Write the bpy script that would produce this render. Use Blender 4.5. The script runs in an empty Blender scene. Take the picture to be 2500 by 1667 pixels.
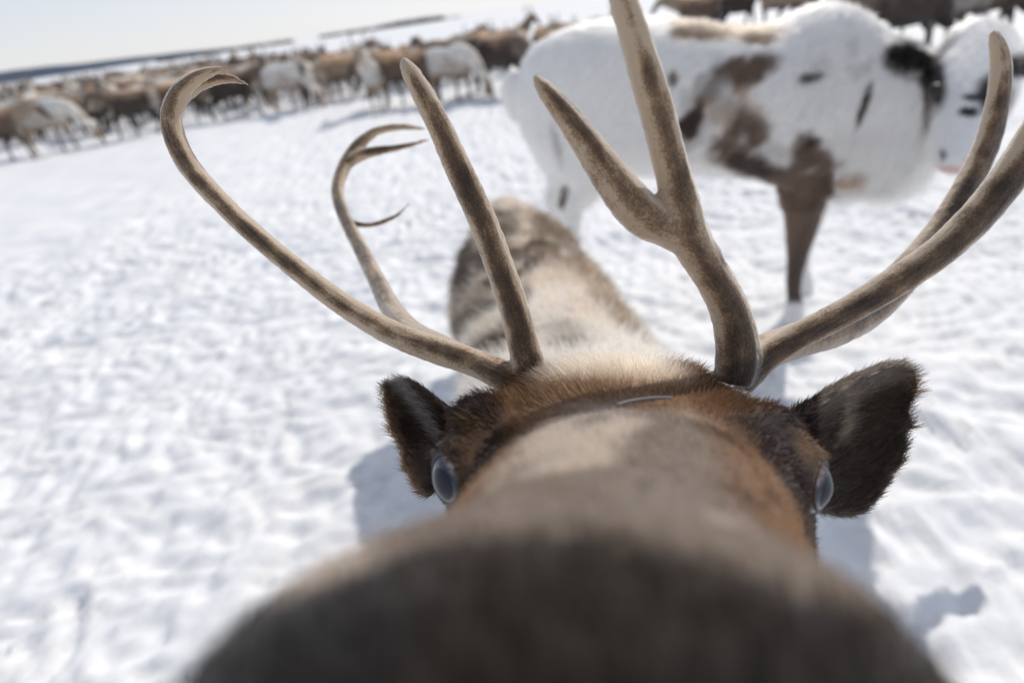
import bpy, math, random
import numpy as np
from mathutils import Matrix, Vector

random.seed(7)
rng = np.random.default_rng(7)
sc = bpy.context.scene
col = sc.collection

# ------------------------------------------------------------------ camera
F = 1528.0                      # focal length in pixels of the 2500 px wide photograph
H = 1.30                        # eye height of the photographer's hand
PITCH, ROLL = math.radians(27.8), math.radians(8.47)
CAM = np.array([0.0, 0.0, H])
fw = np.array([0, math.cos(PITCH), -math.sin(PITCH)])
r0 = np.array([1.0, 0, 0]); u0 = np.array([0, math.sin(PITCH), math.cos(PITCH)])
RT = math.cos(ROLL) * r0 - math.sin(ROLL) * u0
UP = math.sin(ROLL) * r0 + math.cos(ROLL) * u0
ZW = np.array([0, 0, 1.0])
cd = bpy.data.cameras.new('camera')
co = bpy.data.objects.new('camera', cd); col.objects.link(co)
co.matrix_world = Matrix(((RT[0], UP[0], -fw[0], CAM[0]), (RT[1], UP[1], -fw[1], CAM[1]),
                          (RT[2], UP[2], -fw[2], CAM[2]), (0, 0, 0, 1)))
cd.sensor_width = 36.0; cd.lens = F / 2500 * 36
cd.clip_start = 0.005; cd.clip_end = 9000
cd.dof.use_dof = True; cd.dof.focus_distance = 0.335
cd.dof.aperture_fstop = cd.lens / 4.6; cd.dof.aperture_blades = 0
sc.camera = co

# ------------------------------------------------------------------ world, sun, exposure
SUN = np.array([0.46, 0.63, 0.66]); SUN /= np.linalg.norm(SUN)
el = math.asin(SUN[2]); az = math.atan2(SUN[0], SUN[1])      # az from +Y towards +X
w = bpy.data.worlds.new('World'); sc.world = w; w.use_nodes = True
nt = w.node_tree; nt.nodes.clear()
sky = nt.nodes.new('ShaderNodeTexSky'); sky.sky_type = 'NISHITA'; sky.sun_disc = False
sky.sun_elevation = el; sky.sun_rotation = az
sky.altitude = 300; sky.air_density = 1.0; sky.dust_density = 0.3; sky.ozone_density = 1.0
hs = nt.nodes.new('ShaderNodeHueSaturation'); hs.inputs['Saturation'].default_value = 0.52
bg = nt.nodes.new('ShaderNodeBackground'); bg.inputs['Strength'].default_value = 0.15
ow = nt.nodes.new('ShaderNodeOutputWorld')
dv = nt.nodes.new('ShaderNodeVectorMath'); dv.operation = 'MULTIPLY_ADD'          # 1 + c / k
dv.inputs[1].default_value = (1 / 5.3, 1 / 5.4, 1 / 6.1); dv.inputs[2].default_value = (1, 1, 1)
dq = nt.nodes.new('ShaderNodeVectorMath'); dq.operation = 'DIVIDE'
nt.links.new(sky.outputs[0], hs.inputs['Color'])
nt.links.new(hs.outputs[0], dv.inputs[0]); nt.links.new(hs.outputs[0], dq.inputs[0]); nt.links.new(dv.outputs[0], dq.inputs[1])
nt.links.new(dq.outputs[0], bg.inputs['Color'])
nt.links.new(bg.outputs[0], ow.inputs['Surface'])
sd = bpy.data.lights.new('sun', 'SUN'); sd.energy = 1.65; sd.angle = math.radians(0.6); sd.color = (1.0, 0.93, 0.83)
so = bpy.data.objects.new('sun', sd); col.objects.link(so)
so.rotation_euler = Vector(SUN.tolist()).to_track_quat('Z', 'Y').to_euler()
sc.view_settings.view_transform = 'Standard'; sc.view_settings.look = 'None'
sc.view_settings.gamma = 1; sc.view_settings.use_curve_mapping = False
sc.view_settings.exposure = 0.81
sc.render.engine = 'CYCLES'
sc.cycles.use_denoising = True
sc.cycles.max_bounces = 14; sc.cycles.transmission_bounces = 12; sc.cycles.transparent_max_bounces = 8
sc.cycles.sample_clamp_indirect = 4.0

# ------------------------------------------------------------------ helpers
def P(px, py, d):               # a point of the place seen at a pixel, at depth d metres
    return CAM + ((px - 1250) / F * d) * RT + ((833.5 - py) / F * d) * UP + d * fw
def PY(px, py, Y):              # the same, at Y metres ahead
    v = ((px - 1250) / F) * RT + ((833.5 - py) / F) * UP + fw
    return CAM + v * (Y / v[1])
def PG(px, py, z=0.0):          # where that line of sight meets the ground
    v = ((px - 1250) / F) * RT + ((833.5 - py) / F) * UP + fw
    return CAM + v * ((z - H) / v[2])
def C(x, y, z):                 # millimetres in the head's frame
    return CAM + (x * RT + y * UP + z * fw) * 0.001
def proj(V):
    q = V - CAM
    x, y, z = q @ RT, q @ UP, q @ fw
    zz = np.maximum(z, 0.02)
    return 1250 + x / zz * F, 833.5 - y / zz * F, x * 1000, y * 1000, z * 1000
def nrm(v):
    v = np.asarray(v, float); return v / (np.linalg.norm(v, axis=-1, keepdims=True) + 1e-12)
def sst(a, b, x):
    t = np.clip((x - a) / (b - a), 0, 1); return t * t * (3 - 2 * t)

_perm = np.random.default_rng(3).random(65536)
def vn(p):                      # 3-D value noise, 0..1
    i = np.floor(p).astype(np.int64); f = p - i; f = f * f * (3 - 2 * f)
    def h(dx, dy, dz):
        k = (i[..., 0] + dx) * 73856093 ^ (i[..., 1] + dy) * 19349663 ^ (i[..., 2] + dz) * 83492791
        return _perm[(k ^ (k >> 13)) & 65535]
    fx, fy, fz = f[..., 0], f[..., 1], f[..., 2]
    def lx(dy, dz): return h(0, dy, dz) * (1 - fx) + h(1, dy, dz) * fx
    a = lx(0, 0) * (1 - fy) + lx(1, 0) * fy
    b = lx(0, 1) * (1 - fy) + lx(1, 1) * fy
    return a * (1 - fz) + b * fz
def fbm(p, o=3):
    s, a, t = 0, 1.0, 0
    for k in range(o):
        s = s + a * vn(p * 2 ** k + 17.3 * k); t += a; a *= 0.5
    return s / t

def cr(pts, n):                 # Catmull-Rom through rows of pts, n steps per span
    pts = np.asarray(pts, float)
    p = np.vstack([2 * pts[0] - pts[1], pts, 2 * pts[-1] - pts[-2]])
    out = []
    for k in range(1, len(p) - 2):
        for t in np.linspace(0, 1, n, endpoint=False):
            out.append(0.5 * (2 * p[k] + (p[k + 1] - p[k - 1]) * t + (2 * p[k - 1] - 5 * p[k] + 4 * p[k + 1] - p[k + 2]) * t * t
                              + (3 * p[k] - p[k - 1] - 3 * p[k + 1] + p[k + 2]) * t ** 3))
    out.append(p[-2])
    return np.array(out)

def grid_solid(rings):          # closed solid from an (m, n, 3) array of rings
    m, n = rings.shape[:2]
    V = np.vstack([rings.reshape(-1, 3), rings[0].mean(0)[None], rings[-1].mean(0)[None]])
    fs = []
    for i in range(m - 1):
        for j in range(n):
            k = (j + 1) % n
            fs.append((i * n + j, i * n + k, (i + 1) * n + k, (i + 1) * n + j))
    for j in range(n):
        k = (j + 1) % n
        fs.append((m * n, k, j)); fs.append((m * n + 1, (m - 1) * n + j, (m - 1) * n + k))
    return V, fs

def loft(rows, n=28, sub=5):
    """rows: centre(3) A(3) B(3) w, h_up, h_down, squareness"""
    R = cr(rows, sub); out = []
    t = np.linspace(0, 2 * np.pi, n, endpoint=False); c, s = np.cos(t), np.sin(t)
    for r in R:
        e = 2.0 / r[12]
        x = np.sign(c) * np.abs(c) ** e * max(r[9], 1e-4)
        y = np.sign(s) * np.abs(s) ** e * np.where(s > 0, r[10], r[11])
        out.append(r[0:3] + x[:, None] * nrm(r[3:6]) + y[:, None] * nrm(r[6:9]))
    return grid_solid(np.array(out))

def tube(pts, n=14, sub=6, flat=None):
    """pts rows: x y z r; flat: (direction, factor) widens the tube along a direction"""
    R = cr(pts, sub); p, r = R[:, :3], np.maximum(R[:, 3], 2e-4)
    T = nrm(np.gradient(p, axis=0)); out = []
    a = nrm(np.cross(T[0], [0.3, 0.1, 0.9]))
    t = np.linspace(0, 2 * np.pi, n, endpoint=False)
    for k in range(len(p)):
        a = nrm(a - T[k] * (a @ T[k])); b = np.cross(T[k], a)
        off = (np.cos(t)[:, None] * a + np.sin(t)[:, None] * b) * r[k]
        if flat is not None:
            d = nrm(flat[0]); off = off + (off @ d)[:, None] * d * (flat[1] - 1)
        out.append(p[k] + off)
    return grid_solid(np.array(out))

def merge(parts):
    V, Fs, o = [], [], 0
    for v, f in parts:
        V.append(v); Fs += [tuple(i + o for i in q) for q in f]; o += len(v)
    return np.vstack(V), Fs

def mk_mesh(name, V, Fs):
    me = bpy.data.meshes.new(name); me.from_pydata(np.asarray(V).tolist(), [], Fs); me.update(); return me

def remesh(parts, voxel, smooth=4, name='body', fac=0.5):
    V, Fs = merge(parts)
    o = bpy.data.objects.new('tmp', mk_mesh('tmp', V, Fs)); col.objects.link(o)
    m = o.modifiers.new('r', 'REMESH'); m.mode = 'VOXEL'; m.voxel_size = voxel; m.use_smooth_shade = True
    if smooth:
        s = o.modifiers.new('s', 'SMOOTH'); s.iterations = smooth; s.factor = fac
    dg = bpy.context.evaluated_depsgraph_get()
    me = bpy.data.meshes.new_from_object(o.evaluated_get(dg)); me.name = name
    old = o.data; bpy.data.objects.remove(o); bpy.data.meshes.remove(old)
    return me

def coords(me):
    a = np.empty(len(me.vertices) * 3, np.float32); me.vertices.foreach_get('co', a); return a.reshape(-1, 3).astype(float)
def normals(me):
    a = np.empty(len(me.vertices) * 3, np.float32); me.vertex_normals.foreach_get('vector', a); return a.reshape(-1, 3).astype(float)
def set_co(me, V):
    me.vertices.foreach_set('co', np.asarray(V, np.float32).ravel()); me.update()
def set_col(me, c, name='coat'):
    a = me.attributes.new(name, 'FLOAT_COLOR', 'POINT')
    a.data.foreach_set('color', np.hstack([c, np.ones((len(c), 1))]).astype(np.float32).ravel())
def set_vec(me, v, name):
    a = me.attributes.new(name, 'FLOAT_VECTOR', 'POINT'); a.data.foreach_set('vector', np.asarray(v, np.float32).ravel())
def smooth(me):
    me.polygons.foreach_set('use_smooth', np.ones(len(me.polygons), bool))

def link(name, me, mat=None, parent=None, **props):
    o = bpy.data.objects.new(name, me); col.objects.link(o)
    if mat is not None:
        if me.materials: me.materials[0] = mat
        else: me.materials.append(mat)
    if parent is not None: o.parent = parent
    for k, v in props.items(): o[k] = v
    return o

# ------------------------------------------------------------------ materials
def new_mat(name):
    m = bpy.data.materials.new(name); m.use_nodes = True
    n = m.node_tree; b = n.nodes['Principled BSDF']; return m, n, b
def attr(n, name):
    a = n.nodes.new('ShaderNodeAttribute'); a.attribute_name = name; return a

def coat_mat(name, rough=0.85, noise=45.0, amount=0.35, bump=0.25, sheen=0.25):
    m, n, b = new_mat(name)
    a = attr(n, 'coat'); tc = n.nodes.new('ShaderNodeTexCoord')
    nz = n.nodes.new('ShaderNodeTexNoise'); nz.inputs['Scale'].default_value = noise; nz.inputs['Detail'].default_value = 5
    n.links.new(tc.outputs['Object'], nz.inputs['Vector'])
    mr = n.nodes.new('ShaderNodeMapRange'); mr.inputs['To Min'].default_value = 1 - amount; mr.inputs['To Max'].default_value = 1 + amount
    n.links.new(nz.outputs['Fac'], mr.inputs['Value'])
    mx = n.nodes.new('ShaderNodeMix'); mx.data_type = 'RGBA'; mx.blend_type = 'MULTIPLY'; mx.inputs['Factor'].default_value = 1
    n.links.new(a.outputs['Color'], mx.inputs['A']); n.links.new(mr.outputs[0], mx.inputs['B'])
    n.links.new(mx.outputs['Result'], b.inputs['Base Color'])
    b.inputs['Roughness'].default_value = rough; b.inputs['Specular IOR Level'].default_value = 0.15
    b.inputs['Sheen Weight'].default_value = sheen
    bp = n.nodes.new('ShaderNodeBump'); bp.inputs['Strength'].default_value = bump; bp.inputs['Distance'].default_value = 0.01
    n.links.new(nz.outputs['Fac'], bp.inputs['Height']); n.links.new(bp.outputs[0], b.inputs['Normal'])
    return m

def fur_mat(name):
    m = bpy.data.materials.new(name); m.use_nodes = True; n = m.node_tree; n.nodes.clear()
    a = attr(n, 'coat')
    h = n.nodes.new('ShaderNodeBsdfHairPrincipled'); h.parametrization = 'COLOR'
    h.inputs['Roughness'].default_value = 0.42; h.inputs['Radial Roughness'].default_value = 0.6
    h.inputs['Random Roughness'].default_value = 0.3; h.inputs['IOR'].default_value = 1.22
    n.links.new(a.outputs['Color'], h.inputs['Color'])
    o = n.nodes.new('ShaderNodeOutputMaterial'); df = n.nodes.new('ShaderNodeBsdfDiffuse'); n.links.new(a.outputs['Color'], df.inputs['Color'])
    bw = n.nodes.new('ShaderNodeRGBToBW'); n.links.new(a.outputs['Color'], bw.inputs[0])
    mr = n.nodes.new('ShaderNodeMapRange'); mr.inputs['From Max'].default_value = 0.22
    mr.inputs['To Min'].default_value = 0.8; mr.inputs['To Max'].default_value = 0.24
    n.links.new(bw.outputs[0], mr.inputs['Value'])
    mx = n.nodes.new('ShaderNodeMixShader'); n.links.new(mr.outputs[0], mx.inputs[0])
    n.links.new(h.outputs[0], mx.inputs[1]); n.links.new(df.outputs[0], mx.inputs[2]); n.links.new(mx.outputs[0], o.inputs['Surface'])
    return m

M_skin = coat_mat('reindeer_skin', noise=160, amount=0.25, bump=0.15)
M_white = coat_mat('white_reindeer_skin', noise=30, amount=0.10, bump=0.3)
M_herd = coat_mat('herd_coat', noise=9, amount=0.35, bump=0.5)
M_fur = fur_mat('fur_strands')

def antler_mat():
    m, n, b = new_mat('antler_velvet')
    s = attr(n, 'streak'); st = attr(n, 'dark_tone')
    mp = n.nodes.new('ShaderNodeMapping'); mp.inputs['Scale'].default_value = (1, 1, 0.22)
    n.links.new(s.outputs['Vector'], mp.inputs['Vector'])
    n1 = n.nodes.new('ShaderNodeTexNoise'); n1.inputs['Scale'].default_value = 260; n1.inputs['Detail'].default_value = 6
    n.links.new(mp.outputs[0], n1.inputs['Vector'])
    n2 = n.nodes.new('ShaderNodeTexNoise'); n2.inputs['Scale'].default_value = 75; n2.inputs['Detail'].default_value = 4
    n.links.new(s.outputs['Vector'], n2.inputs['Vector'])
    n3 = n.nodes.new('ShaderNodeTexNoise'); n3.inputs['Scale'].default_value = 900; n3.inputs['Detail'].default_value = 3
    n.links.new(s.outputs['Vector'], n3.inputs['Vector'])
    # stain (0..1 from the mesh) shifted by noise picks between pale bone and dark brown
    def math_(op, a, bb):
        q = n.nodes.new('ShaderNodeMath'); q.operation = op
        for k, v in enumerate((a, bb)):
            if isinstance(v, (int, float)): q.inputs[k].default_value = v
            else: n.links.new(v, q.inputs[k])
        return q.outputs[0]
    v = math_('ADD', st.outputs['Fac'], math_('MULTIPLY', math_('SUBTRACT', n1.outputs['Fac'], 0.5), 0.55))
    v = math_('ADD', v, math_('MULTIPLY', math_('SUBTRACT', n3.outputs['Fac'], 0.5), 0.8))
    v = math_('ADD', v, math_('MULTIPLY', math_('SUBTRACT', n2.outputs['Fac'], 0.5), 1.1))
    cr_ = n.nodes.new('ShaderNodeValToRGB'); e = cr_.color_ramp.elements
    e[0].position = 0.12; e[0].color = (0.50, 0.38, 0.265, 1)
    e[1].position = 0.95; e[1].color = (0.04, 0.024, 0.016, 1)
    k = e.new(0.38); k.color = (0.26, 0.165, 0.09, 1)
    k = e.new(0.60); k.color = (0.12, 0.074, 0.043, 1)
    n.links.new(v, cr_.inputs['Fac'])
    n.links.new(cr_.outputs['Color'], b.inputs['Base Color'])
    b.inputs['Roughness'].default_value = 0.62; b.inputs['Specular IOR Level'].default_value = 0.3
    b.inputs['Sheen Weight'].default_value = 1.0; b.inputs['Sheen Roughness'].default_value = 0.4
    bp = n.nodes.new('ShaderNodeBump'); bp.inputs['Strength'].default_value = 0.5; bp.inputs['Distance'].default_value = 0.002
    hsum = math_('ADD', n1.outputs['Fac'], math_('MULTIPLY', n3.outputs['Fac'], 0.4))
    n.links.new(hsum, bp.inputs['Height']); n.links.new(bp.outputs[0], b.inputs['Normal'])
    return m
M_antler = antler_mat()

def plain(name, c, rough=0.6, spec=0.3, coat=0.0):
    m, n, b = new_mat(name); b.inputs['Base Color'].default_value = (*c, 1)
    b.inputs['Roughness'].default_value = rough; b.inputs['Specular IOR Level'].default_value = spec
    b.inputs['Coat Weight'].default_value = coat; b.inputs['Coat Roughness'].default_value = 0.02
    return m

def snow_mat():
    m, n, b = new_mat('snow')
    tc = n.nodes.new('ShaderNodeTexCoord')
    nz = n.nodes.new('ShaderNodeTexNoise'); nz.inputs['Scale'].default_value = 30; nz.inputs['Detail'].default_value = 8
    n2 = n.nodes.new('ShaderNodeTexNoise'); n2.inputs['Scale'].default_value = 2.2; n2.inputs['Detail'].default_value = 4
    for q in (nz, n2): n.links.new(tc.outputs['Object'], q.inputs['Vector'])
    r = n.nodes.new('ShaderNodeValToRGB'); e = r.color_ramp.elements
    e[0].position = 0.3; e[0].color = (0.80, 0.82, 0.85, 1); e[1].position = 0.7; e[1].color = (0.88, 0.885, 0.89, 1)
    n.links.new(n2.outputs['Fac'], r.inputs['Fac']); n.links.new(r.outputs[0], b.inputs['Base Color'])
    b.inputs['Roughness'].default_value = 0.7; b.inputs['Specular IOR Level'].default_value = 0.2
    bp = n.nodes.new('ShaderNodeBump'); bp.inputs['Strength'].default_value = 0.25; bp.inputs['Distance'].default_value = 0.012
    n.links.new(nz.outputs['Fac'], bp.inputs['Height']); n.links.new(bp.outputs[0], b.inputs['Normal'])
    return m
M_snow = snow_mat()

# ------------------------------------------------------------------ ground
def graded(lo, hi, fine_lo, fine_hi, step, growth):
    a = list(np.arange(fine_lo, fine_hi + 1e-6, step)); s = step; x = a[-1]
    while x < hi:
        s = min(s * growth, 400); x += s; a.append(x)
    s = step; x = a[0]
    while x > lo:
        s = min(s * growth, 400); x -= s; a.insert(0, x)
    return np.array(a)
def ground_h(X, Y):
    p = np.stack([X, Y, np.zeros_like(X)], -1)
    h = 0.10 * (fbm(p * 0.35 + 5, 2) - 0.5)
    near = 1 - sst(25, 70, np.hypot(X, Y))
    big = fbm(p * 2.1 + 40, 3) - 0.5
    h = h + near * (0.05 * big)
    wx = vn(p * 2.7 + 11) - .5; wy = vn(p * 2.7 + 61) - .5
    pr = np.stack([p[..., 0] * .83 - p[..., 1] * .56 + .22 * wx, p[..., 0] * .56 + p[..., 1] * .83 + .22 * wy, p[..., 2] + 2.0 * wx], -1)
    p2 = np.stack([p[..., 0] * .34 + p[..., 1] * .94 + .3 * wy, -p[..., 0] * .94 + p[..., 1] * .34 + .3 * wx, p[..., 2] + 3.0 * wy], -1)
    lum = 0.5 + 0.72 * (fbm(pr * 13.0 + 90, 3) + fbm(p2 * 10.0 + 150, 3) - 1.0)
    h = h + near * (0.023 * sst(0.30, 0.68, lum) + 0.010 * (lum - 0.5))
    fine = fbm(pr * 34.0 + 7, 2) - 0.5
    h = h + near * 0.011 * fine * (1 - sst(6, 12, np.hypot(X, Y)))
    pits = sst(0.62, 0.80, vn(pr * 3.3 + 200))
    h = h - near * 0.022 * pits
    return h
xs = graded(-4000, 4000, -3.2, 3.2, 0.02, 1.045)
ys = graded(-60, 6000, -0.3, 4.6, 0.02, 1.035)
GX, GY = np.meshgrid(xs, ys)
GZ = ground_h(GX, GY)
nx, ny = len(xs), len(ys)
me = bpy.data.meshes.new('ground')
me.vertices.add(nx * ny); me.vertices.foreach_set('co', np.stack([GX, GY, GZ], -1).astype(np.float32).ravel())
idx = np.arange(nx * ny).reshape(ny, nx)
q = np.stack([idx[:-1, :-1], idx[:-1, 1:], idx[1:, 1:], idx[1:, :-1]], -1).reshape(-1, 4)
me.loops.add(q.size); me.loops.foreach_set('vertex_index', q.ravel().astype(np.int32))
me.polygons.add(len(q)); me.polygons.foreach_set('loop_start', np.arange(0, q.size, 4, dtype=np.int32))
me.update(calc_edges=True); smooth(me)
link('ground', me, M_snow, kind='structure', label='trampled lumpy snow field with pale blue shadows')

# ------------------------------------------------------------------ far hills and tree line
def strip(name, pts, heights, depth, mat, **props):
    V, Fs = [], []
    for (x, y), h in zip(pts, heights):
        d = nrm(np.array([x, y])) * depth
        V += [(x, y, -2), (x + d[0] * .5, y + d[1] * .5, h), (x + d[0], y + d[1], -2)]
    for k in range(len(pts) - 1):
        a = 3 * k; Fs += [(a, a + 1, a + 4, a + 3), (a + 1, a + 2, a + 5, a + 4)]
    Fs += [(0, 2, 1), (len(V) - 3, len(V) - 2, len(V) - 1)]
    m = mk_mesh(name, V, Fs); smooth(m); return link(name, m, mat, **props)
def az_of(px):                  # compass bearing of the horizon at an image column
    py = 205 - 0.149 * px
    v = ((px - 1250) / F) * RT + ((833.5 - py) / F) * UP + fw
    return math.atan2(v[0], v[1])
M_hill = plain('haze_blue_forest_hill', (0.075, 0.10, 0.15), 0.95, 0.05)  # blue of distance haze is mixed into the hill colour
n = 160; pts = []; hh = []
a0, a1 = az_of(-700), az_of(620)
for k in range(n):
    t = k / (n - 1); a = a0 + (a1 - a0) * t
    pts.append((math.sin(a) * 3600, math.cos(a) * 3600))
    base = 78 * (1 - t) ** 0.8 * min(1, 12 * t + .3)
    hh.append(base * (0.8 + 0.5 * fbm(np.array([[k * 0.06, 1.5, 0]]), 3)[0]) + 1.5)
strip('hills', pts, hh, 900, M_hill, kind='structure', label='low dark blue wooded hills on the horizon')

M_wood = plain('far_conifers', (0.035, 0.05, 0.052), 0.95, 0.05)
parts = []
def spruce(x, y, h):
    k = 5; V = []; Fs = []
    for lv, (z, r) in enumerate(((0.0, 0.05), (0.08, 0.2), (0.35, 0.15), (0.36, 0.19), (0.65, 0.09), (0.66, 0.12))):
        for j in range(k):
            t = 2 * math.pi * j / k + lv; rr = r * h * random.uniform(.7, 1.2)
            V.append((x + rr * math.cos(t), y + rr * math.sin(t), z * h - 0.3))
    for lv in range(5):
        for j in range(k):
            Fs.append((lv * k + j, lv * k + (j + 1) % k, lv * k + k + (j + 1) % k, lv * k + k + j))
    V.append((x, y, h)); t = len(V) - 1
    for j in range(k): Fs.append((25 + j, 25 + (j + 1) % k, t))
    return np.array(V), Fs
for k in range(900):
    px = random.choice([random.uniform(380, 720), random.uniform(780, 1160), random.uniform(780, 1080), random.uniform(470, 700)])
    a = az_of(px); R = random.uniform(420, 520)
    dens = 0.72 + 0.35 * math.exp(-((px - 1010) / 90.0) ** 2)
    if px > 1080: dens *= max(0.15, 1 - (px - 1080) / 90)
    h = random.uniform(2.0, 3.7) * dens
    parts.append(spruce(math.sin(a) * R, math.cos(a) * R, h))
V, Fs = merge(parts)
link('treeline', mk_mesh('treeline', V, Fs), M_wood, kind='stuff', label='thin dark line of far spruces along the horizon', category='treeline')

# ------------------------------------------------------------------ fur
def tri_data(me):
    me.calc_loop_triangles()
    t = np.empty(len(me.loop_triangles) * 3, np.int32); me.loop_triangles.foreach_get('vertices', t); return t.reshape(-1, 3)
def fur(name, parent, me, paint, density, length, flow, count, radius, npt=5, lift=0.45, jit=0.25, curl=0.0, seed=1, colvar=0.18, tipmix=0.0, clump=0.0):
    g = np.random.default_rng(seed)
    V, N, T = coords(me), normals(me), tri_data(me)
    a, b, c = V[T[:, 0]], V[T[:, 1]], V[T[:, 2]]
    area = np.linalg.norm(np.cross(b - a, c - a), axis=1) * 0.5
    dv = density(V); wt = area * dv[T].mean(1)
    wt /= wt.sum()
    k = g.choice(len(T), size=count, p=wt)
    u, v = g.random(count), g.random(count); f = u + v > 1; u[f], v[f] = 1 - u[f], 1 - v[f]
    ww = np.stack([1 - u - v, u, v], 1)[..., None]
    p0 = (V[T[k]] * ww).sum(1); nn = nrm((N[T[k]] * ww).sum(1))
    fl = flow(p0, nn); fl = nrm(fl - nn * (fl * nn).sum(1, keepdims=True))
    ln = length(p0) * g.uniform(0.65, 1.25, count)
    wob = np.stack([fbm(p0 * 38 + s, 2) - 0.5 for s in (0.0, 31.0, 77.0)], 1)
    d = nrm(nn * lift + fl + wob * jit * 2.2 + g.normal(0, jit * 0.5, (count, 3)))
    t = np.linspace(0, 1, npt)[None, :, None]
    bend = nrm(fl * 0.9 - nn * 0.25 + g.normal(0, 0.35, (count, 3)))
    pts = p0[:, None, :] - nn[:, None, :] * 0.0006 + d[:, None, :] * (t * ln[:, None, None]) + bend[:, None, :] * (t * t * ln[:, None, None] * 0.3)
    cc = paint(p0)
    cc = cc * np.exp(g.normal(0, colvar, (count, 1))) * np.exp(g.normal(0, 0.04, (count, 3)))
    hc = bpy.data.hair_curves.new(name); hc.add_curves([npt] * count)
    hc.attributes['position'].data.foreach_set('vector', pts.astype(np.float32).ravel())
    prof = np.array([1.0, 0.95, 0.8, 0.55, 0.12]) if npt == 5 else np.linspace(1, 0.12, npt)
    rr = (prof[None, :] * (radius(p0) * g.uniform(0.7, 1.2, count))[:, None])
    ra = hc.attributes.get('radius') or hc.attributes.new('radius', 'FLOAT', 'POINT')
    ra.data.foreach_set('value', rr.astype(np.float32).ravel())
    ca = hc.attributes.new('coat', 'FLOAT_COLOR', 'CURVE')
    ca.data.foreach_set('color', np.hstack([np.clip(cc, 0, 0.95), np.ones((count, 1))]).astype(np.float32).ravel())
    hc.materials.append(M_fur)
    o = bpy.data.objects.new(name, hc); col.objects.link(o); o.parent = parent
    return o

# ------------------------------------------------------------------ the reindeer at the camera
def hrow(z, xc, yt, w_, h, e=2.2, up=0.42):
    c_ = C(xc, yt - up * h, z)
    return [*c_, *RT, *UP, w_ * .001, up * h * .001, (1 - up) * h * .001, e]
head = [hrow(57, 7, -52, 6, 12), hrow(60, 7, -46, 26, 34), hrow(66, 5.5, -38.5, 44, 52, 2.3), hrow(75, 6, -32.5, 52.5, 62, 2.4),
        hrow(88, 8, -28.5, 55.5, 70, 2.35), hrow(102, 10, -27.5, 54.5, 75, 2.25), hrow(122, 16, -29, 49, 80, 2.2), hrow(150, 23, -29.5, 49, 92, 2.1),
        hrow(180, 31, -27.5, 55, 108, 2.1), hrow(207, 37, -24.5, 60, 124, 2.1), hrow(238, 45, -27.0, 67, 134, 2.3),
        hrow(270, 52, -24, 79, 145, 2.5), hrow(300, 54, -17, 80, 150, 2.5), hrow(330, 54, -11, 72, 150, 2.4),
        hrow(356, 53, -10, 64, 150, 2.2), hrow(385, 51, -18, 60, 150, 2.0)]
spine = [  # ridge px, py, depth, half width, up, down
    (1430, 905, .52, .10, .08, .13), (1408, 868, .70, .135, .10, .17), (1375, 806, .90, .165, .13, .27), (1336, 725, 1.10, .175, .15, .32),
    (1298, 645, 1.32, .182, .16, .32), (1264, 562, 1.55, .178, .16, .28), (1242, 500, 1.72, .135, .14, .25), (1228, 482, 1.82, .07, .10, .18)]
SPW = [P(a, b, d) for a, b, d, *_ in spine]
T = nrm(np.gradient(np.array([C(51, -18, 385)] + SPW), axis=0))[1:]
body_rows = []
for k, (a, b, d, w_, hu, hd) in enumerate(spine):
    A = nrm(np.cross(T[k], ZW)); B = nrm(np.cross(A, T[k]))
    if k > 2: B = nrm(B + ZW)
    body_rows.append([*(SPW[k] - B * hu), *A, *B, w_, hu, hd, 2.1])
pieces = [loft(head + body_rows, n=48, sub=6)]
# legs
wi, ru = SPW[2], SPW[6]
axis = nrm((ru - wi) * np.array([1, 1, 0])); lat = np.array([axis[1], -axis[0], 0])
def leg_front(base, s):
    b = base + lat * s * 0.10
    pts = [(0, .58, .075), (0.01, .46, .062), (-0.005, .34, .042), (-0.01, .22, .030), (-0.005, .09, .026), (-0.02, .03, .036), (-0.03, -.03, .04)]
    return tube([[*(b[:2] + axis[:2] * x), z, r] for x, z, r in pts])
def leg_hind(base, s):
    b = base + lat * s * 0.10
    pts = [(-.02, .58, .11), (-.04, .46, .085), (0.03, .36, .05), (.07, .28, .036), (.04, .18, .030), (.03, .08, .027), (.01, .03, .036), (0, -.03, .04)]
    return tube([[*(b[:2] + axis[:2] * x), z, r] for x, z, r in pts])
for s in (-1, 1):
    pieces.append(leg_front(wi + axis * 0.10, s)); pieces.append(leg_hind(ru - axis * 0.10, s))
tl = ru + axis * 0.10 - ZW * 0.08
pieces.append(tube([[*tl, .03], [*(tl + axis * .04 - ZW * .04), .035], [*(tl + axis * .05 - ZW * .11), .012]]))
# ears: rows run from base to tip, left and right edge pixel, depths
def ear(rows, cup, thick):
    R = cr(rows, 5); m = 11; vv = np.linspace(-1, 1, m); front, back = [], []
    for lx_, ly, rx, ry, d in R:
        l, r = P(lx_, ly, d), P(rx, ry, d)
        mid, half = (l + r) / 2, (r - l) / 2; wv = np.linalg.norm(half) * 2
        cp = cup * wv
        front.append([mid + half * v + fw * cp * (1 - v * v) for v in vv])
        back.append([mid + half * v * 1.0 + fw * (cp * (1 - v * v) + thick * (0.6 + 0.4 * (1 - v ** 4))) for v in vv])
    rings = np.array([f + b[::-1] for f, b in zip(front, back)])
    return grid_solid(rings)
# right ear (image right)
pieces.append(ear([(1960, 1010, 1990, 1240, .318), (2010, 975, 2050, 1268, .325), (2075, 935, 2122, 1256, .33), (2140, 905, 2188, 1180, .332),
                   (2192, 886, 2234, 1095, .332), (2222, 878, 2252, 1015, .33), (2238, 880, 2258, 955, .329), (2247, 890, 2257, 922, .328)], 0.24, 0.020))
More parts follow.
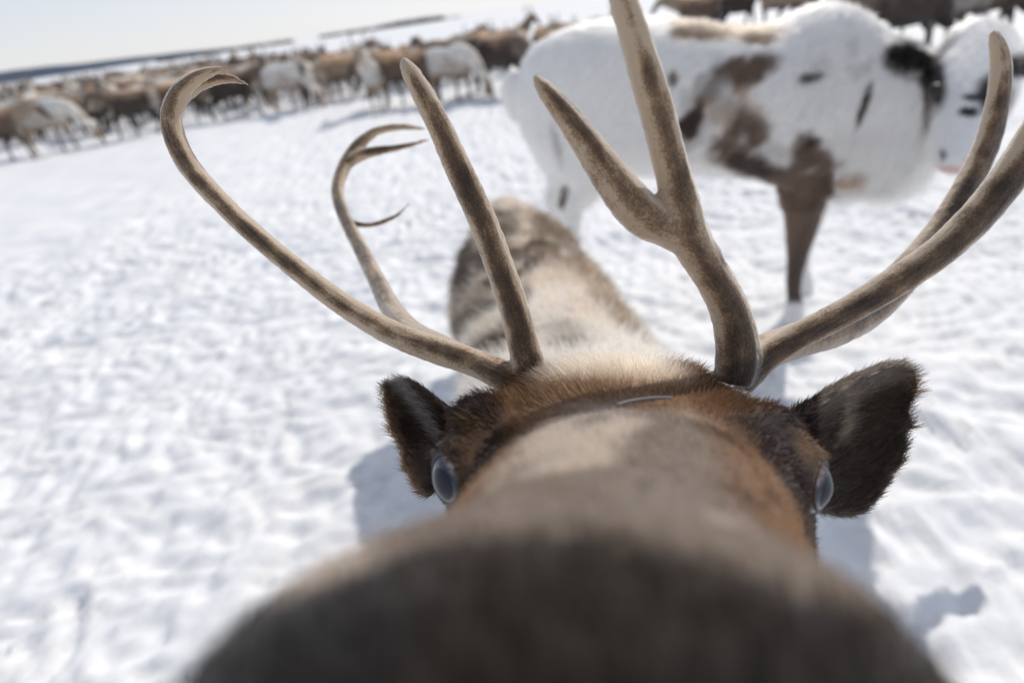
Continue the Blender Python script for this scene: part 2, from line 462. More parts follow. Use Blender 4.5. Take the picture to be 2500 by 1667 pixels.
# left ear
pieces.append(ear([(1085, 1200, 1130, 1010, .335), (1020, 1212, 1092, 1000, .338), (985, 1150, 1060, 975, .338), (958, 1075, 1030, 952, .336),
                   (938, 1005, 1000, 935, .333), (928, 955, 975, 928, .330), (935, 937, 955, 930, .328)], 0.24, 0.020))
EYE = {'r': np.array([121.0, -60.0, 270.0]), 'l': np.array([-19.0, -57.0, 270.0])}
def eye_frame(sg):
    out = nrm(RT * sg * 0.77 - fw * 0.64 + UP * -0.02)
    la = nrm(fw - out * (fw @ out)); lb = nrm(np.cross(out, la)); lb = lb if lb @ UP > 0 else -lb
    return out, la, lb
for s, e in EYE.items():
    out, la, lb = eye_frame(1 if s == 'r' else -1); rows = []
    for t in np.radians(np.arange(-180, 181, 15)):
        q = nrm(out * 0.62 + la * 0.74 * math.cos(t) + lb * 0.76 * math.sin(t))
        rows.append([*(C(*e) + q * 0.0164), 0.0027 + 0.0016 * max(0, math.sin(t)) + 0.0024 * max(0, -math.cos(t))])
    pieces.append(tube(rows, n=10, sub=3))
    k = 1 if s == 'r' else -1                       # brow mass over the orbit
    ctr = C(e[0] - 7 * k, e[1] + 12, e[2] + 7)
    pieces.append(tube([[*(ctr + (RT * k * .8 - UP * .35) * t), r] for t, r in ((-.022, .004), (-.012, .015), (0, .018), (.008, .0155), (.016, .004))], n=14, sub=4))
me = remesh(pieces, 0.0042, 7, 'reindeer', 0.5)
V, N = coords(me), normals(me)
px, py, cx, cy, cz = proj(V)
def g3(c, r): return np.exp(-(((cx - c[0]) ** 2 + (cy - c[1]) ** 2 + (cz - c[2]) ** 2) / r ** 2))
hd = (cz < 420)
disp = np.zeros(len(V))
disp += 0.003 * g3((112, -32, 280), 18) + 0.004 * g3((-12, -31, 280), 19)        # brow ridges
disp += 0.008 * g3((112, 0, 335), 26) + 0.008 * g3((-4, -2, 335), 26)            # pedicles
disp += 0.006 * g3((106, -60, 254), 14) + 0.010 * g3((3, -62, 256), 15)
disp -= 0.006 * g3((128, -66, 255), 14) + 0.003 * g3((-26, -64, 255), 14)        # tear pits in front of the eyes
disp -= 0.010 * g3((40, -70, 62), 12) + 0.010 * g3((-24, -68, 62), 12)           # nostrils
bd = 1 - sst(0, 1, np.clip((700 - cz) / 150, 0, 1))
q = np.stack([V @ axis * 6, V @ lat * 14, V[:, 2] * 14], 1)
disp += bd * (0.030 * (fbm(q + 3, 3) - 0.5) + 0.030 * (fbm(np.stack([V @ axis * 15 + V[:, 2] * 8, V @ lat * 5, V[:, 2] * 5], 1) + 31, 3) - 0.5))                                        # tufted winter coat on the back
V = V + N * disp[:, None]
set_co(me, V); smooth(me)

def blob(px, py, n, x, y, rx, ry, ang=0, soft=0.36, wob=0.6):
    c_, s_ = math.cos(math.radians(ang)), math.sin(math.radians(ang))
    dx, dy = px - x, py - y
    u = (dx * c_ + dy * s_) / rx; v = (-dx * s_ + dy * c_) / ry
    return sst(1 + soft, 1 - soft, np.sqrt(u * u + v * v) + n * wob)
def mixc(a, b, t): return a * (1 - t[:, None]) + np.asarray(b) * t[:, None]
def paint_main(V):
    B = lambda px, py, n, x, y, rx, ry, a: blob(px, py, n, x, y, rx, ry, a, soft=.45, wob=1.2)
    px, py, cx, cy, cz = proj(V)
    n1 = fbm(V * 60, 3) - 0.5; n2 = fbm(V * 18 + 9, 3) - 0.5; n3 = fbm(V * 150 + 4, 2) - 0.5
    c = np.tile(np.array([0.20, 0.14, 0.095]), (len(V), 1))
    lx = cx - np.interp(cz, [60, 102, 150, 210, 270, 330], [7, 12, 23, 38, 52, 54])     # across the face
    ax = np.abs(lx)
    # face bridge
    br = sst(255, 215, cz + n1 * 40)
    c = mixc(c, (0.42, 0.335, 0.26), br)
    c = mixc(c, (0.075, 0.05, 0.035), br * sst(-0.02, 0.09, n2 + n1 * .4) * 0.75)
    side = sst(20, 40, ax + n1 * 14) * sst(300, 240, cz) * sst(85, 125, cz)
    c = mixc(c, (0.165, 0.075, 0.03), side)
    c = mixc(c, (0.05, 0.028, 0.017), side * sst(0.0, 0.1, n1 + n3 * .5) * .85)
    # forehead
    fo = sst(225, 262, cz + n1 * 30)
    c = mixc(c, (0.175, 0.092, 0.046), fo)
    c = mixc(c, (0.80, 0.66, 0.50), fo * sst(275, 325, cz + n2 * 60) * (1 - sst(22, 58, ax + n1 * 16)))
    ax2 = ax - np.where(lx < 0, 6, 0)
    c = mixc(c, (0.10, 0.044, 0.017), fo * sst(16, 40, ax2 + n2 * 34 + n1 * 10))
    c = mixc(c, (0.028, 0.018, 0.014), fo * sst(36, 54, ax2 + n2 * 40 + n1 * 14))
    c = mixc(c, (0.05, 0.036, 0.028), fo * sst(-40, -66, cy) * sst(40, 60, ax))
    dkr = np.maximum(blob(px, py, n1 + n2, 1945, 1060, 115, 105, 30, soft=.35), blob(px, py, n1 + n2, 1900, 1160, 60, 100, -30, soft=.35))
    dkl = np.maximum(blob(px, py, n1 + n2, 1120, 1010, 95, 110, 25, soft=.3), blob(px, py, n1 + n2, 1180, 1095, 75, 65, -30, soft=.5) * .85)
    c = mixc(c, (0.020, 0.011, 0.007), sst(215, 235, cz) * np.maximum(dkr, dkl) * .93)
    c = mixc(c, (0.085, 0.038, 0.015), fo * blob(px, py, n1 + n2, 1800, 950, 90, 50, 20, soft=.5) * .8)
    # around the eyes
    for e in EYE.values():
        d = np.sqrt((cx - e[0]) ** 2 + (cy - e[1]) ** 2 + (cz - e[2]) ** 2)
        c = mixc(c, (0.11, 0.058, 0.028), sst(29, 22, d) * sst(-.1, .15, n1 + n2)); c = mixc(c, (0.022, 0.017, 0.015), sst(20, 16, d))
    # chin and cheeks
    c = mixc(c, (0.07, 0.05, 0.038), sst(-75, -100, cy) * sst(420, 360, cz))
    # dark muzzle fur, painted deeper to include the shade on its front
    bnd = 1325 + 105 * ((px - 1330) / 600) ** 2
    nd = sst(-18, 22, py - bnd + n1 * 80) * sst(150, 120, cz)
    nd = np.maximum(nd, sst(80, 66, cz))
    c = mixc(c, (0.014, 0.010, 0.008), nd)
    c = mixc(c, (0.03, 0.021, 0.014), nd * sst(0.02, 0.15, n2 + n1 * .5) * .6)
    # ears
    for sg, ex in ((1, 1985), (-1, 1085)):
        er = ((px - ex) * sg > 0) & (cz > 305) & (cz < 400) & (np.abs(lx) > 84)
        er = er.astype(float)
        c = mixc(c, (0.062, 0.045, 0.034), er)
        if sg > 0:
            c = mixc(c, (0.30, 0.235, 0.175), er * sst(26, 6, np.abs(px - 2066 + n1 * 60)) * sst(930, 980, py) * sst(1110, 1050, py) * .8)
            c = mixc(c, (0.36, 0.19, 0.09), er * sst(2212, 2255, px + n1 * 40) * sst(1000, 930, py))
            c = mixc(c, (0.17, 0.135, 0.11), er * sst(45, 5, py - (1005 - (px - 1985) * 0.5) + n1 * 60) * .75)
        else:
            c = mixc(c, (0.17, 0.10, 0.06), er * sst(40, 5, px - (925 + (py - 950) * .35)))
            c = mixc(c, (0.23, 0.21, 0.20), er * sst(30, 5, np.abs(px - 985 - (py - 940) * .75)) * sst(1110, 1060, py) * .9)
    # neck and back
    bk = sst(372, 410, cz)
    b_ = np.tile(np.array([0.72, 0.64, 0.54]), (len(V), 1))
    b_ = mixc(b_, (0.52, 0.39, 0.27), sst(850, 1250, cz + 900 * n2) * 0.7)
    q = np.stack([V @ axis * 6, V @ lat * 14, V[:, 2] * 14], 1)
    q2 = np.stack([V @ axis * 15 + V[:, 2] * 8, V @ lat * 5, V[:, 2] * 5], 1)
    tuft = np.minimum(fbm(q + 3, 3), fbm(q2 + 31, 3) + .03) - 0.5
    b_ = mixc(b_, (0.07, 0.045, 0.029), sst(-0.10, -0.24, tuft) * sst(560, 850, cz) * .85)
    sd_ = sst(0.085, 0.15, np.abs((V - SPW[4]) @ lat))
    b_ = mixc(b_, (0.16, 0.105, 0.07), sd_ * sst(1150, 1400, cz) * .8)
    nb = n2 * 1.2 + tuft
    for cc_, m_ in (((.13, .095, .07), B(px, py, nb, 1222, 570, 36, 62, 15)), ((.06, .043, .033), B(px, py, nb, 1128, 650, 42, 60, 15)), ((.15, .092, .055), B(px, py, nb, 1372, 556, 66, 30, 22)),
                    ((.075, .05, .034), B(px, py, nb, 1292, 602, 20, 9, -20)), ((.09, .06, .04), B(px, py, nb, 1262, 632, 46, 8, -34)), ((.09, .06, .04), B(px, py, nb, 1304, 640, 26, 8, -10)),
                    ((.09, .06, .04), B(px, py, nb, 1275, 668, 40, 9, -34)), ((.08, .058, .043), B(px, py, nb, 1165, 765, 66, 14, -32)), ((.08, .058, .043), B(px, py, nb, 1200, 835, 56, 15, -26)),
                    ((.10, .075, .057), B(px, py, nb, 1110, 800, 40, 14, -40)), ((.11, .085, .067), B(px, py, nb, 1280, 720, 16, 36, 20)), ((.25, .215, .18), B(px, py, nb, 1390, 825, 66, 36, 0)),
                    ((.22, .13, .072), B(px, py, nb, 1410, 660, 70, 12, 24)), ((.22, .14, .08), B(px, py, nb, 1490, 745, 80, 20, 45))):
        b_ = mixc(b_, cc_, np.clip(m_, 0, 1) * .9 * sst(470, 560, cz))
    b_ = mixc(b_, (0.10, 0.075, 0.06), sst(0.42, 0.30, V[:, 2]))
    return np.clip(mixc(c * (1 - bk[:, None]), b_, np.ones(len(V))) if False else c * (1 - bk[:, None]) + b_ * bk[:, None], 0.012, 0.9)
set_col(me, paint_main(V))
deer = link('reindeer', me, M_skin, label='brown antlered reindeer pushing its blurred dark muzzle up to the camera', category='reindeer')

back_dir = nrm(fw)
def flow_main(p, n):
    px, py, cx, cy, cz = proj(p)
    lx = cx - np.interp(cz, [60, 150, 270, 330], [7, 23, 52, 54])
    f = fw[None] * 1.0 + RT[None] * (lx / 60 * sst(180, 300, cz))[:, None] * 0.9 - UP[None] * (sst(20, 70, np.abs(lx)))[:, None] * 0.3
    bodyf = -ZW[None] * 0.9 + axis[None] * 1.0
    k = sst(370, 430, cz)[:, None]
    earm = ((np.abs(lx) > 86) & (cz > 305) & (cz < 400)).astype(float)[:, None]
    eardir = RT[None] * np.sign(lx)[:, None] + UP[None] * 0.5
    return (f * (1 - earm) + eardir * earm) * (1 - k) + bodyf * k + 1e-4
def dens_head(V):
    px, py, cx, cy, cz = proj(V)
    d = np.where(cz < 410, 1.0, 0.0)
    d = d * np.where((cz > 200), 1.0, 0.5) * np.where(cy < -120, 0.3, 1.0)
    for e in EYE.values():
        r = np.sqrt((cx - e[0]) ** 2 + (cy - e[1]) ** 2 + (cz - e[2]) ** 2)
        d = d * np.where(r < 17.0, 0.0, 1.0)
    return d
def len_head(p):
    px, py, cx, cy, cz = proj(p)
    l = np.interp(cz, [60, 100, 200, 260, 300, 345, 400], [.0055, .0055, .0055, .0065, .011, .017, .025])
    lx = np.abs(cx - 53)
    l = np.where((lx > 50) & (cz < 330), np.minimum(l, .0085), l)
    l = np.where((lx > 80) & (cz > 300), .006, l)
    for e in EYE.values():
        l = np.where((cx - e[0]) ** 2 + (cy - e[1]) ** 2 + (cz - e[2]) ** 2 < 24 ** 2, .0045, l)
    return l
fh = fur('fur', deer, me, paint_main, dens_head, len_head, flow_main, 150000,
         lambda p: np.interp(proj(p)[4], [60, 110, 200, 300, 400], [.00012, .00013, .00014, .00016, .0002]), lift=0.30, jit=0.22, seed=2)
fh['label'] = 'short brown and beige hair of the face, forehead and ears'
fb = fur('fur', deer, me, paint_main, lambda V: np.where((proj(V)[4] > 395) & (V[:, 2] > 0.3), 1.0, 0.0), lambda p: np.full(len(p), .034), flow_main, 60000,
         lambda p: np.full(len(p), .00055), lift=0.35, jit=0.4, seed=3)
fb['label'] = 'long pale winter coat of the neck and back'

# eyes
def eye_mat():
    m, n, b = new_mat('reindeer_eye'); a = attr(n, 'coat'); n.links.new(a.outputs['Color'], b.inputs['Base Color'])
    b.inputs['Roughness'].default_value = 0.3; b.inputs['Specular IOR Level'].default_value = 0.12
    b.inputs['Coat Weight'].default_value = 0.13; b.inputs['Coat Roughness'].default_value = 0.03
    return m
M_eye = eye_mat(); M_lid = plain('eyelid_skin', (0.02, 0.016, 0.015), 0.45, 0.4)
for s, e in EYE.items():
    cpt = C(*e); sg = 1 if s == 'r' else -1
    gaze = nrm(RT * sg * 0.73 - fw * 0.66 - UP * 0.18)
    a_ = nrm(np.cross(gaze, UP)); b_ = np.cross(a_, gaze)
    rings = []; n_ = 64; rad = 0.0150
    th = np.linspace(0.01, math.pi - 0.01, 70)
    for t in th:
        ct, st_ = math.cos(t), math.sin(t)
        k = np.linspace(0, 2 * np.pi, n_, endpoint=False)
        bulge = 1 + 0.06 * max(0, ct) ** 6
        rings.append(cpt + rad * (gaze * ct * bulge + st_ * (np.cos(k)[:, None] * a_ + np.sin(k)[:, None] * b_)))
    Ve, Fe = grid_solid(np.array(rings)); em = mk_mesh('eye', Ve, Fe); smooth(em)
    d = nrm(Ve - cpt); u = np.degrees(np.arccos(np.clip(d @ gaze, -1, 1)))
    inner = -(d @ RT) * sg * 0.8 + d @ UP * 0.9 - d @ fw * 0.35
    nz = fbm(Ve * 900, 3) - .5
    ec = np.tile(np.array([0.07, 0.078, 0.098]), (len(Ve), 1)) * (1 + nz[:, None] * .7)
    ec = mixc(ec, (0.24, 0.262, 0.31), sst(-0.1, 0.25, d @ RT * sg * .7 - d @ UP * .6 - .35 + nz * .3))
    ec = mixc(ec, (0.55, 0.44, 0.44), sst(0.1, 0.35, inner + nz * .15) * sst(19, 24, u))
    ec = mixc(ec, (0.012, 0.012, 0.016), sst(29, 27, u)); ec = mixc(ec, (0.026, 0.030, 0.045), sst(27, 25, u))
    set_col(em, np.clip(ec, 0.01, .9))
    eo = link('eye', em, M_eye, deer)
    # lids: a soft rim round the opening
    ang = np.linspace(0, 2 * np.pi, 40); out, la, lb = eye_frame(sg)
    loop = []
    for t in ang:
        q = nrm(out * 0.66 + la * 0.62 * math.cos(t) + lb * 0.64 * math.sin(t))
        loop.append([*(cpt + q * rad * 1.01), 0.0008 + 0.0010 * max(0, math.sin(t))])
    lv, lf = tube(loop, n=8, sub=1)
    lm = mk_mesh('eyelid', lv, lf); smooth(lm); link('eyelid', lm, M_lid, eo)

# a stray pale strand lying across the brow
from mathutils.bvhtree import BVHTree
bt = BVHTree.FromPolygons([Vector(v) for v in coords(me).tolist()], [tuple(p.vertices) for p in me.polygons])
rows = []
for a, b in ((1506, 1004), (1530, 996), (1562, 990), (1600, 986), (1640, 986)):
    ry = nrm(P(a, b, 1.0) - CAM); h_ = bt.ray_cast(Vector(CAM), Vector(ry))[0]
    if h_ is not None: rows.append([*(np.array(h_) - ry * 0.003 + UP * 0.0025), 0.0006])
if len(rows) > 2:
    tv, tf = tube(rows, n=6, sub=5); tm = mk_mesh('strand', tv, tf); smooth(tm)
    link('strand', tm, plain('pale_strand', (0.20, 0.20, 0.21), 0.6), label='thin pale grey strand lying across the dark band on the brown brow', category='strand')

# antlers
def px_tube(rows, **k):
    return [[*P(a, b, d), r * d / F] for a, b, d, r in rows]
LA = dict(
 brow=[(1268, 945, .335, 38), (1292, 900, .334, 40), (1278, 846, .332, 39), (1258, 765, .328, 37), (1222, 659, .322, 36), (1178, 540, .315, 35), (1127, 430, .308, 34), (1074, 312, .300, 31), (1026, 220, .295, 27), (995, 166, .292, 20), (982, 140, .290, 9)],
 bez=[(1262, 945, .338, 34), (1225, 915, .338, 38), (1155, 884, .340, 36), (1040, 846, .343, 35), (942, 806, .346, 32), (828, 737, .349, 29), (724, 657, .351, 27), (621, 571, .353, 26), (535, 490, .354, 25), (466, 412, .354, 26), (430, 345, .353, 26), (418, 284, .352, 25), (436, 230, .351, 23), (474, 194, .350, 19), (518, 174, .349, 13), (550, 167, .348, 5)],
 beztip=[(425, 270, .354, 18), (452, 232, .358, 19), (492, 204, .362, 17), (535, 192, .365, 14), (574, 195, .367, 10), (608, 208, .368, 4)],
 beam=[(1255, 945, .342, 30), (1190, 902, .352, 33), (1100, 858, .38, 32), (1011, 812, .43, 29), (954, 750, .475, 26), (920, 685, .51, 22), (879, 605, .55, 19), (839, 525, .585, 17), (824, 467, .605, 16), (838, 412, .62, 17), (866, 366, .63, 17), (897, 335, .635, 13), (931, 317, .64, 10), (983, 311, .645, 8), (1040, 316, .65, 3)],
 fork=[(850, 398, .622, 14), (880, 380, .628, 14), (914, 370, .63, 12), (954, 364, .63, 9), (1006, 353, .63, 6), (1053, 340, .63, 2)],
 back=[(832, 500, .59, 10), (846, 535, .588, 10), (874, 548, .59, 8), (914, 548, .60, 7), (960, 531, .61, 6), (988, 508, .615, 4), (1004, 486, .62, 2)])
RA = dict(
 stem=[(1790, 935, .322, 50), (1800, 880, .320, 54), (1797, 818, .316, 52), (1776, 744, .31, 47), (1739, 675, .303, 45), (1700, 612, .297, 48), (1676, 560, .292, 50), (1662, 490, .286, 46), (1638, 404, .28, 43), (1611, 298, .272, 43), (1580, 191, .265, 42), (1548, 85, .258, 38), (1521, 0, .253, 34), (1500, -75, .25, 25), (1488, -125, .248, 9)],
 fork=[(1740, 640, .30, 34), (1690, 592, .296, 44), (1630, 560, .292, 46), (1572, 528, .288, 53), (1516, 466, .284, 50), (1463, 393, .28, 43), (1409, 319, .276, 36), (1356, 250, .272, 29), (1321, 208, .27, 20), (1303, 182, .269, 9)],
 beam=[(1795, 935, .326, 44), (1826, 900, .325, 46), (1880, 862, .323, 36), (1960, 815, .318, 33), (2062, 762, .312, 34), (2171, 698, .306, 37), (2280, 625, .30, 39), (2371, 543, .295, 41), (2443, 459, .29, 42), (2500, 380, .286, 43), (2560, 280, .282, 42), (2615, 170, .28, 38), (2655, 60, .278, 28), (2680, -30, .277, 10)],
 rear=[(1800, 930, .33, 34), (1850, 868, .338, 40), (1940, 832, .36, 40), (2040, 798, .385, 42), (2130, 745, .405, 42), (2215, 665, .42, 36), (2290, 570, .43, 31), (2355, 465, .435, 29), (2408, 355, .437, 28), (2437, 240, .437, 26), (2443, 150, .436, 23), (2430, 95, .435, 16), (2422, 76, .435, 8)])
for nm, A in (('left', LA), ('right', RA)):
    tubes = []; path = []
    for k, rows in A.items():
        q = np.array(px_tube(rows))
        fl = (nrm(UP * 0.8 - RT * 0.3), 1.12) if k in ('rear',) else None
        tubes.append(tube(q, n=16, sub=6, flat=fl)); path.append(cr(q, 24))
    am = remesh(tubes, 0.0016, 7, 'antler', 0.5)
    V, N = coords(am), normals(am)
    Q = np.vstack(path); Tn = np.vstack([nrm(np.gradient(q[:, :3], axis=0)) for q in path])
    S = np.concatenate([np.cumsum(np.r_[0, np.linalg.norm(np.diff(q[:, :3], axis=0), axis=1)]) + 3.1 * i for i, q in enumerate(path)])
    tot = np.concatenate([np.linspace(0, 1, len(q)) for q in path])
    best = np.empty(len(V), int)
    for i in range(0, len(V), 3000):
        D = np.linalg.norm(V[i:i + 3000, None] - Q[None, :, :3], axis=2) - Q[None, :, 3]
        best[i:i + 3000] = D.argmin(1)
    rad = V - Q[best, :3]; rad -= Tn[best] * (rad * Tn[best]).sum(1, keepdims=True)
    rn = nrm(rad)
    view = -nrm(V - CAM)
    side = nrm(np.cross(Tn[best], view)); side = side * np.sign(side @ RT)[:, None]
    f_ = np.stack([rn @ RT * .012, rn @ UP * .012, S[best]], 1)
    # low ridges and grooves running along the beam
    rid = fbm(np.stack([rn @ RT * 2.5, rn @ UP * 2.5 + rn @ fw, S[best] * 9], 1) + 11, 3) - 0.5
    V = V + N * (rid * 0.0016 + 0.0006 * (fbm(V * 300, 2) - 0.5))[:, None]
    set_co(am, V); smooth(am)
    set_vec(am, f_, 'streak')
    wob = fbm(np.stack([S[best] * 7, np.zeros(len(V)), np.zeros(len(V))], 1) + 3, 2) - 0.5
    front = -(rn @ fw)                       # antler coloured darker on the side turned to the camera
    st = 0.10 + 0.62 * sst(0.35, 0.98, front + wob * 0.7 - 0.25 * np.abs(rn @ RT)) + 0.30 * sst(0.16, 0.02, tot[best])
    st = st - 0.50 * sst(0.62, 1.0, tot[best]) + 0.9 * (fbm(V * 22, 3) - 0.5)
    a = am.attributes.new('dark_tone', 'FLOAT', 'POINT'); a.data.foreach_set('value', st.astype(np.float32))
    ao = link('antler', am, M_antler, deer)
    ao['label'] = 'antler with two thin curling beams and a stout upright tine' if nm == 'left' else 'heavy antler with a broad forked upright tine'

# ------------------------------------------------------------------ the white reindeer
WH = [  # top px,py ; bottom py ; Y ; half width
    (1262, 210, 330, 2.62, .05), (1300, 118, 400, 2.60, .13), (1400, 68, 432, 2.54, .20), (1540, 46, 430, 2.46, .24), (1680, 50, 425, 2.40, .25),
    (1800, 66, 425, 2.34, .24), (1900, 54, 440, 2.30, .22), (1985, 16, 462, 2.26, .19), (2060, 6, 470, 2.20, .16), (2140, 44, 480, 2.10, .14)]
rows = []
for k, (a, t, bt, Y, w_) in enumerate(WH):
    tp = PY(a, t, Y); bx = PY(a, bt, Y)
    hgt = tp[2] - bx[2]
    A = nrm(np.array([0.22, 1.0, 0])); B = ZW
    cen = np.array([tp[0], Y, tp[2] - 0.42 * hgt])
    rows.append([*cen, *A, *B, w_, .42 * hgt, .58 * hgt, 2.1])
wp = [loft(rows, n=32, sub=5)]
# neck with hanging mane, curving round towards the head
nk = [(2060, 40, 455, 2.20, .15), (2150, 60, 470, 2.08, .14), (2230, 100, 474, 1.95, .125), (2300, 118, 440, 1.84, .11), (2360, 110, 330, 1.76, .09)]
rows = []
for k, (a, t, bt, Y, w_) in enumerate(nk):
    tp = PY(a, t, Y); bx = PY(a, bt, Y); hgt = tp[2] - bx[2]
    A = nrm(np.array([0.55, 1.0, 0])); cen = np.array([tp[0], Y, tp[2] - .45 * hgt])
    rows.append([*cen, *A, *ZW, w_, .45 * hgt, .55 * hgt, 2.0])
wp.append(loft(rows, n=28, sub=5))
# head, facing the camera, muzzle down
hp = [(2404, 72, 1.735, .045, .03), (2400, 105, 1.70, .088, .085), (2390, 160, 1.64, .098, .10), (2380, 220, 1.575, .098, .095), (2370, 280, 1.51, .080, .080),
      (2360, 330, 1.46, .064, .064), (2352, 375, 1.42, .058, .055), (2348, 410, 1.40, .048, .042), (2346, 424, 1.40, .015, .02)]
HP = [PY(a, b, d + 0.08) for a, b, d, *_ in hp]
Th = nrm(np.gradient(np.array(HP), axis=0)); rows = []
for k, (a, b, d, w_, hh_) in enumerate(hp):
    A = nrm(RT - Th[k] * (RT @ Th[k])); B = nrm(np.cross(A, Th[k])); B = B if B @ fw < 0 else -B
    rows.append([*HP[k], *A, *B, w_, hh_ * .8, hh_ * 1.2, 2.2])
wp.append(loft(rows, n=28, sub=5))
def PL(rows, Y, foot=False):
    q = [[*PY(a, b, Y + dy), r] for a, b, dy, r in rows]
    if foot:                                         # shank, pastern and hoof down to the snow
        x, y, z, r = q[-1]
        q += [[x + .005, y, z * .5, r * .95], [x, y - .01, .09, .034], [x - .01, y - .035, .03, .046], [x - .01, y - .05, -.04, .05]]
    return q
# legs
wp.append(tube(PL([(1960, 400, 0, .11), (1962, 470, 0, .088), (1958, 545, 0, .060), (1946, 630, 0, .036), (1938, 690, 0, .027), (1938, 725, 0, .026)], 2.28, True)))
wp.append(tube(PL([(2010, 400, 0, .10), (2000, 460, 0, .075), (1985, 530, 0, .05), (1968, 600, 0, .03), (1962, 650, 0, .026)], 2.52, True)))
wp.append(tube(PL([(1395, 300, 0, .17), (1420, 390, 0, .13), (1432, 450, 0, .078), (1402, 500, .02, .05), (1398, 560, .02, .036)], 2.55, True)))
wp.append(tube(PL([(1360, 300, 0, .15), (1375, 390, 0, .11), (1372, 450, 0, .062), (1355, 490, .02, .045), (1362, 545, .02, .034)], 2.78, True)))
wp.append(tube(PL([(1275, 180, 0, .035), (1258, 215, 0, .05), (1256, 265, 0, .03), (1262, 300, 0, .01)], 2.64)))
# ears
def simple_ear(rows, cup):
    R = cr(rows, 4); vv = np.linspace(-1, 1, 9); rings = []
    for lx_, ly, rx, ry, d in R:
        l, r = PY(lx_, ly, d), PY(rx, ry, d); mid, half = (l + r) / 2, (r - l) / 2; cp = cup * np.linalg.norm(half) * 2
        f = [mid + half * v + fw * cp * (1 - v * v) for v in vv]
        b = [mid + half * v + fw * (cp * (1 - v * v) + .022 * (.5 + .5 * (1 - v ** 4))) for v in vv]
        rings.append(f + b[::-1])
    return grid_solid(np.array(rings))
wp.append(simple_ear([(2290, 125, 2290, 200, 1.76), (2258, 112, 2250, 188, 1.78), (2215, 100, 2205, 168, 1.79), (2180, 98, 2172, 140, 1.80), (2162, 102, 2160, 120, 1.80)], .25))
wp.append(simple_ear([(2465, 125, 2470, 205, 1.76), (2500, 118, 2505, 190, 1.79), (2545, 112, 2550, 170, 1.81), (2585, 105, 2588, 140, 1.82), (2602, 108, 2603, 122, 1.82)], .25))
wm = remesh(wp, 0.011, 6, 'reindeer', 0.5)
V, N = coords(wm), normals(wm)
lump = fbm(V * np.array([7, 7, 5]) + 50, 3) - 0.5
V = V + N * (0.012 * lump)[:, None]; set_co(wm, V); smooth(wm)
def paint_white(V):
    px, py, cx, cy, cz = proj(V)
    n1 = fbm(V * 16, 3) - 0.5; n2 = fbm(V * 5 + 8, 2) - 0.5
    c = np.tile(np.array([0.84, 0.825, 0.80]), (len(V), 1))
    nn = n1 * 2.4 + (fbm(V * 45, 2) - .5) * 1.0
    tan, brn, dk, blk = (0.46, 0.34, 0.25), (0.17, 0.12, 0.092), (0.075, 0.055, 0.046), (0.022, 0.018, 0.017)
    head = (px > 2130) & (py < 470) & (V[:, 1] < 2.0)
    hb = head.astype(float); bb = 1 - hb
    def put(col_, m): 
        nonlocal c
        c = mixc(c, col_, np.clip(m, 0, 1))
    B_ = lambda *a, **k: blob(px, py, nn, *a, **k)
    # saddle along the back
    put((0.50, 0.37, 0.25), bb * sst(112, 80, py) * sst(1630, 1660, px) * sst(1950, 1880, px) * .9)
    put(brn, bb * B_(1700, 78, 70, 20, 3)); put(brn, bb * B_(1860, 94, 38, 15, 0))
    # flank patches
    put(brn, bb * B_(1775, 185, 66, 36, -35, soft=.4)); put(brn, bb * B_(1845, 165, 56, 30, -38, soft=.55)); put(brn, bb * B_(1730, 225, 34, 40, 10))
    put(tan, bb * B_(1800, 285, 70, 60, 35, soft=.4) * .7); put(tan, bb * B_(1755, 270, 45, 40, 0, soft=.4) * .6)
    put(brn, bb * B_(1830, 320, 60, 44, 30)); put(dk, bb * B_(1690, 310, 32, 60, 15)); put(brn, bb * B_(1645, 190, 9, 22, 0))
    put(brn, bb * B_(1800, 372, 78, 40, 14)); put(dk, bb * B_(1860, 408, 90, 26, 22))
    put(dk, bb * B_(1985, 188, 34, 12, -8)); put(dk, bb * B_(2118, 240, 62, 9, -70, wob=.3)); put(brn, bb * B_(2180, 300, 34, 16, -62, soft=.5) * .6)
    put(brn, bb * B_(1985, 385, 60, 50, 10, soft=.4)); put(dk, bb * B_(1990, 345, 18, 12, 0))
    put((0.40, 0.29, 0.2), bb * B_(2085, 440, 50, 14, -12))
    grey = bb * sst(1620, 1690, px) * sst(1990, 1900, px) * sst(110, 170, py) * sst(420, 380, py)
    put((0.42, 0.40, 0.385), grey * sst(0.0, 0.16, n1 + n2 * .6) * .65)
    put((0.40, 0.38, 0.37), bb * sst(1950, 2020, px) * sst(90, 60, np.abs(py - 130)) * sst(0.02, 0.18, n1) * .35)
    # brown front leg
    leg = ((px > 1885) & (px < 2040) & (py > 420) & (V[:, 1] < 2.42)).astype(float) * sst(748, 725, py)
    put((0.155, 0.105, 0.078), leg); put(dk, leg * sst(560, 660, py) * .6); put(dk, leg * sst(1965, 2000, px + (py - 480) * .35) * .5)
    # heel patch of the hind leg
    put(dk, B_(1378, 478, 9, 30, 8) * (py > 400)); put((0.4, 0.38, 0.37), B_(1362, 360, 8, 60, -12) * .6)
    put((0.2, 0.15, 0.13), sst(.07, .03, V[:, 2]) * (px < 1500))
    # head
    put(blk, hb * B_(2220, 138, 62, 40, 12, wob=.15)); put((0.80, 0.775, 0.735), hb * sst(0.1, 0.4, N_w(V)) * (px < 2250) * (py < 112) * .9)
    put(blk, hb * B_(2282, 195, 32, 68, -4, wob=.2)); put(dk, hb * B_(2268, 260, 12, 60, 6, wob=.3, soft=.5) * .8); put(dk, hb * B_(2310, 112, 46, 10, -48, wob=.2) * .75)
    put(blk, hb * B_(2425, 232, 46, 48, -30, wob=.2)); put(blk, hb * B_(2366, 273, 26, 13, 5, wob=.15)); put(blk, hb * B_(2375, 238, 26, 9, 5, wob=.15))
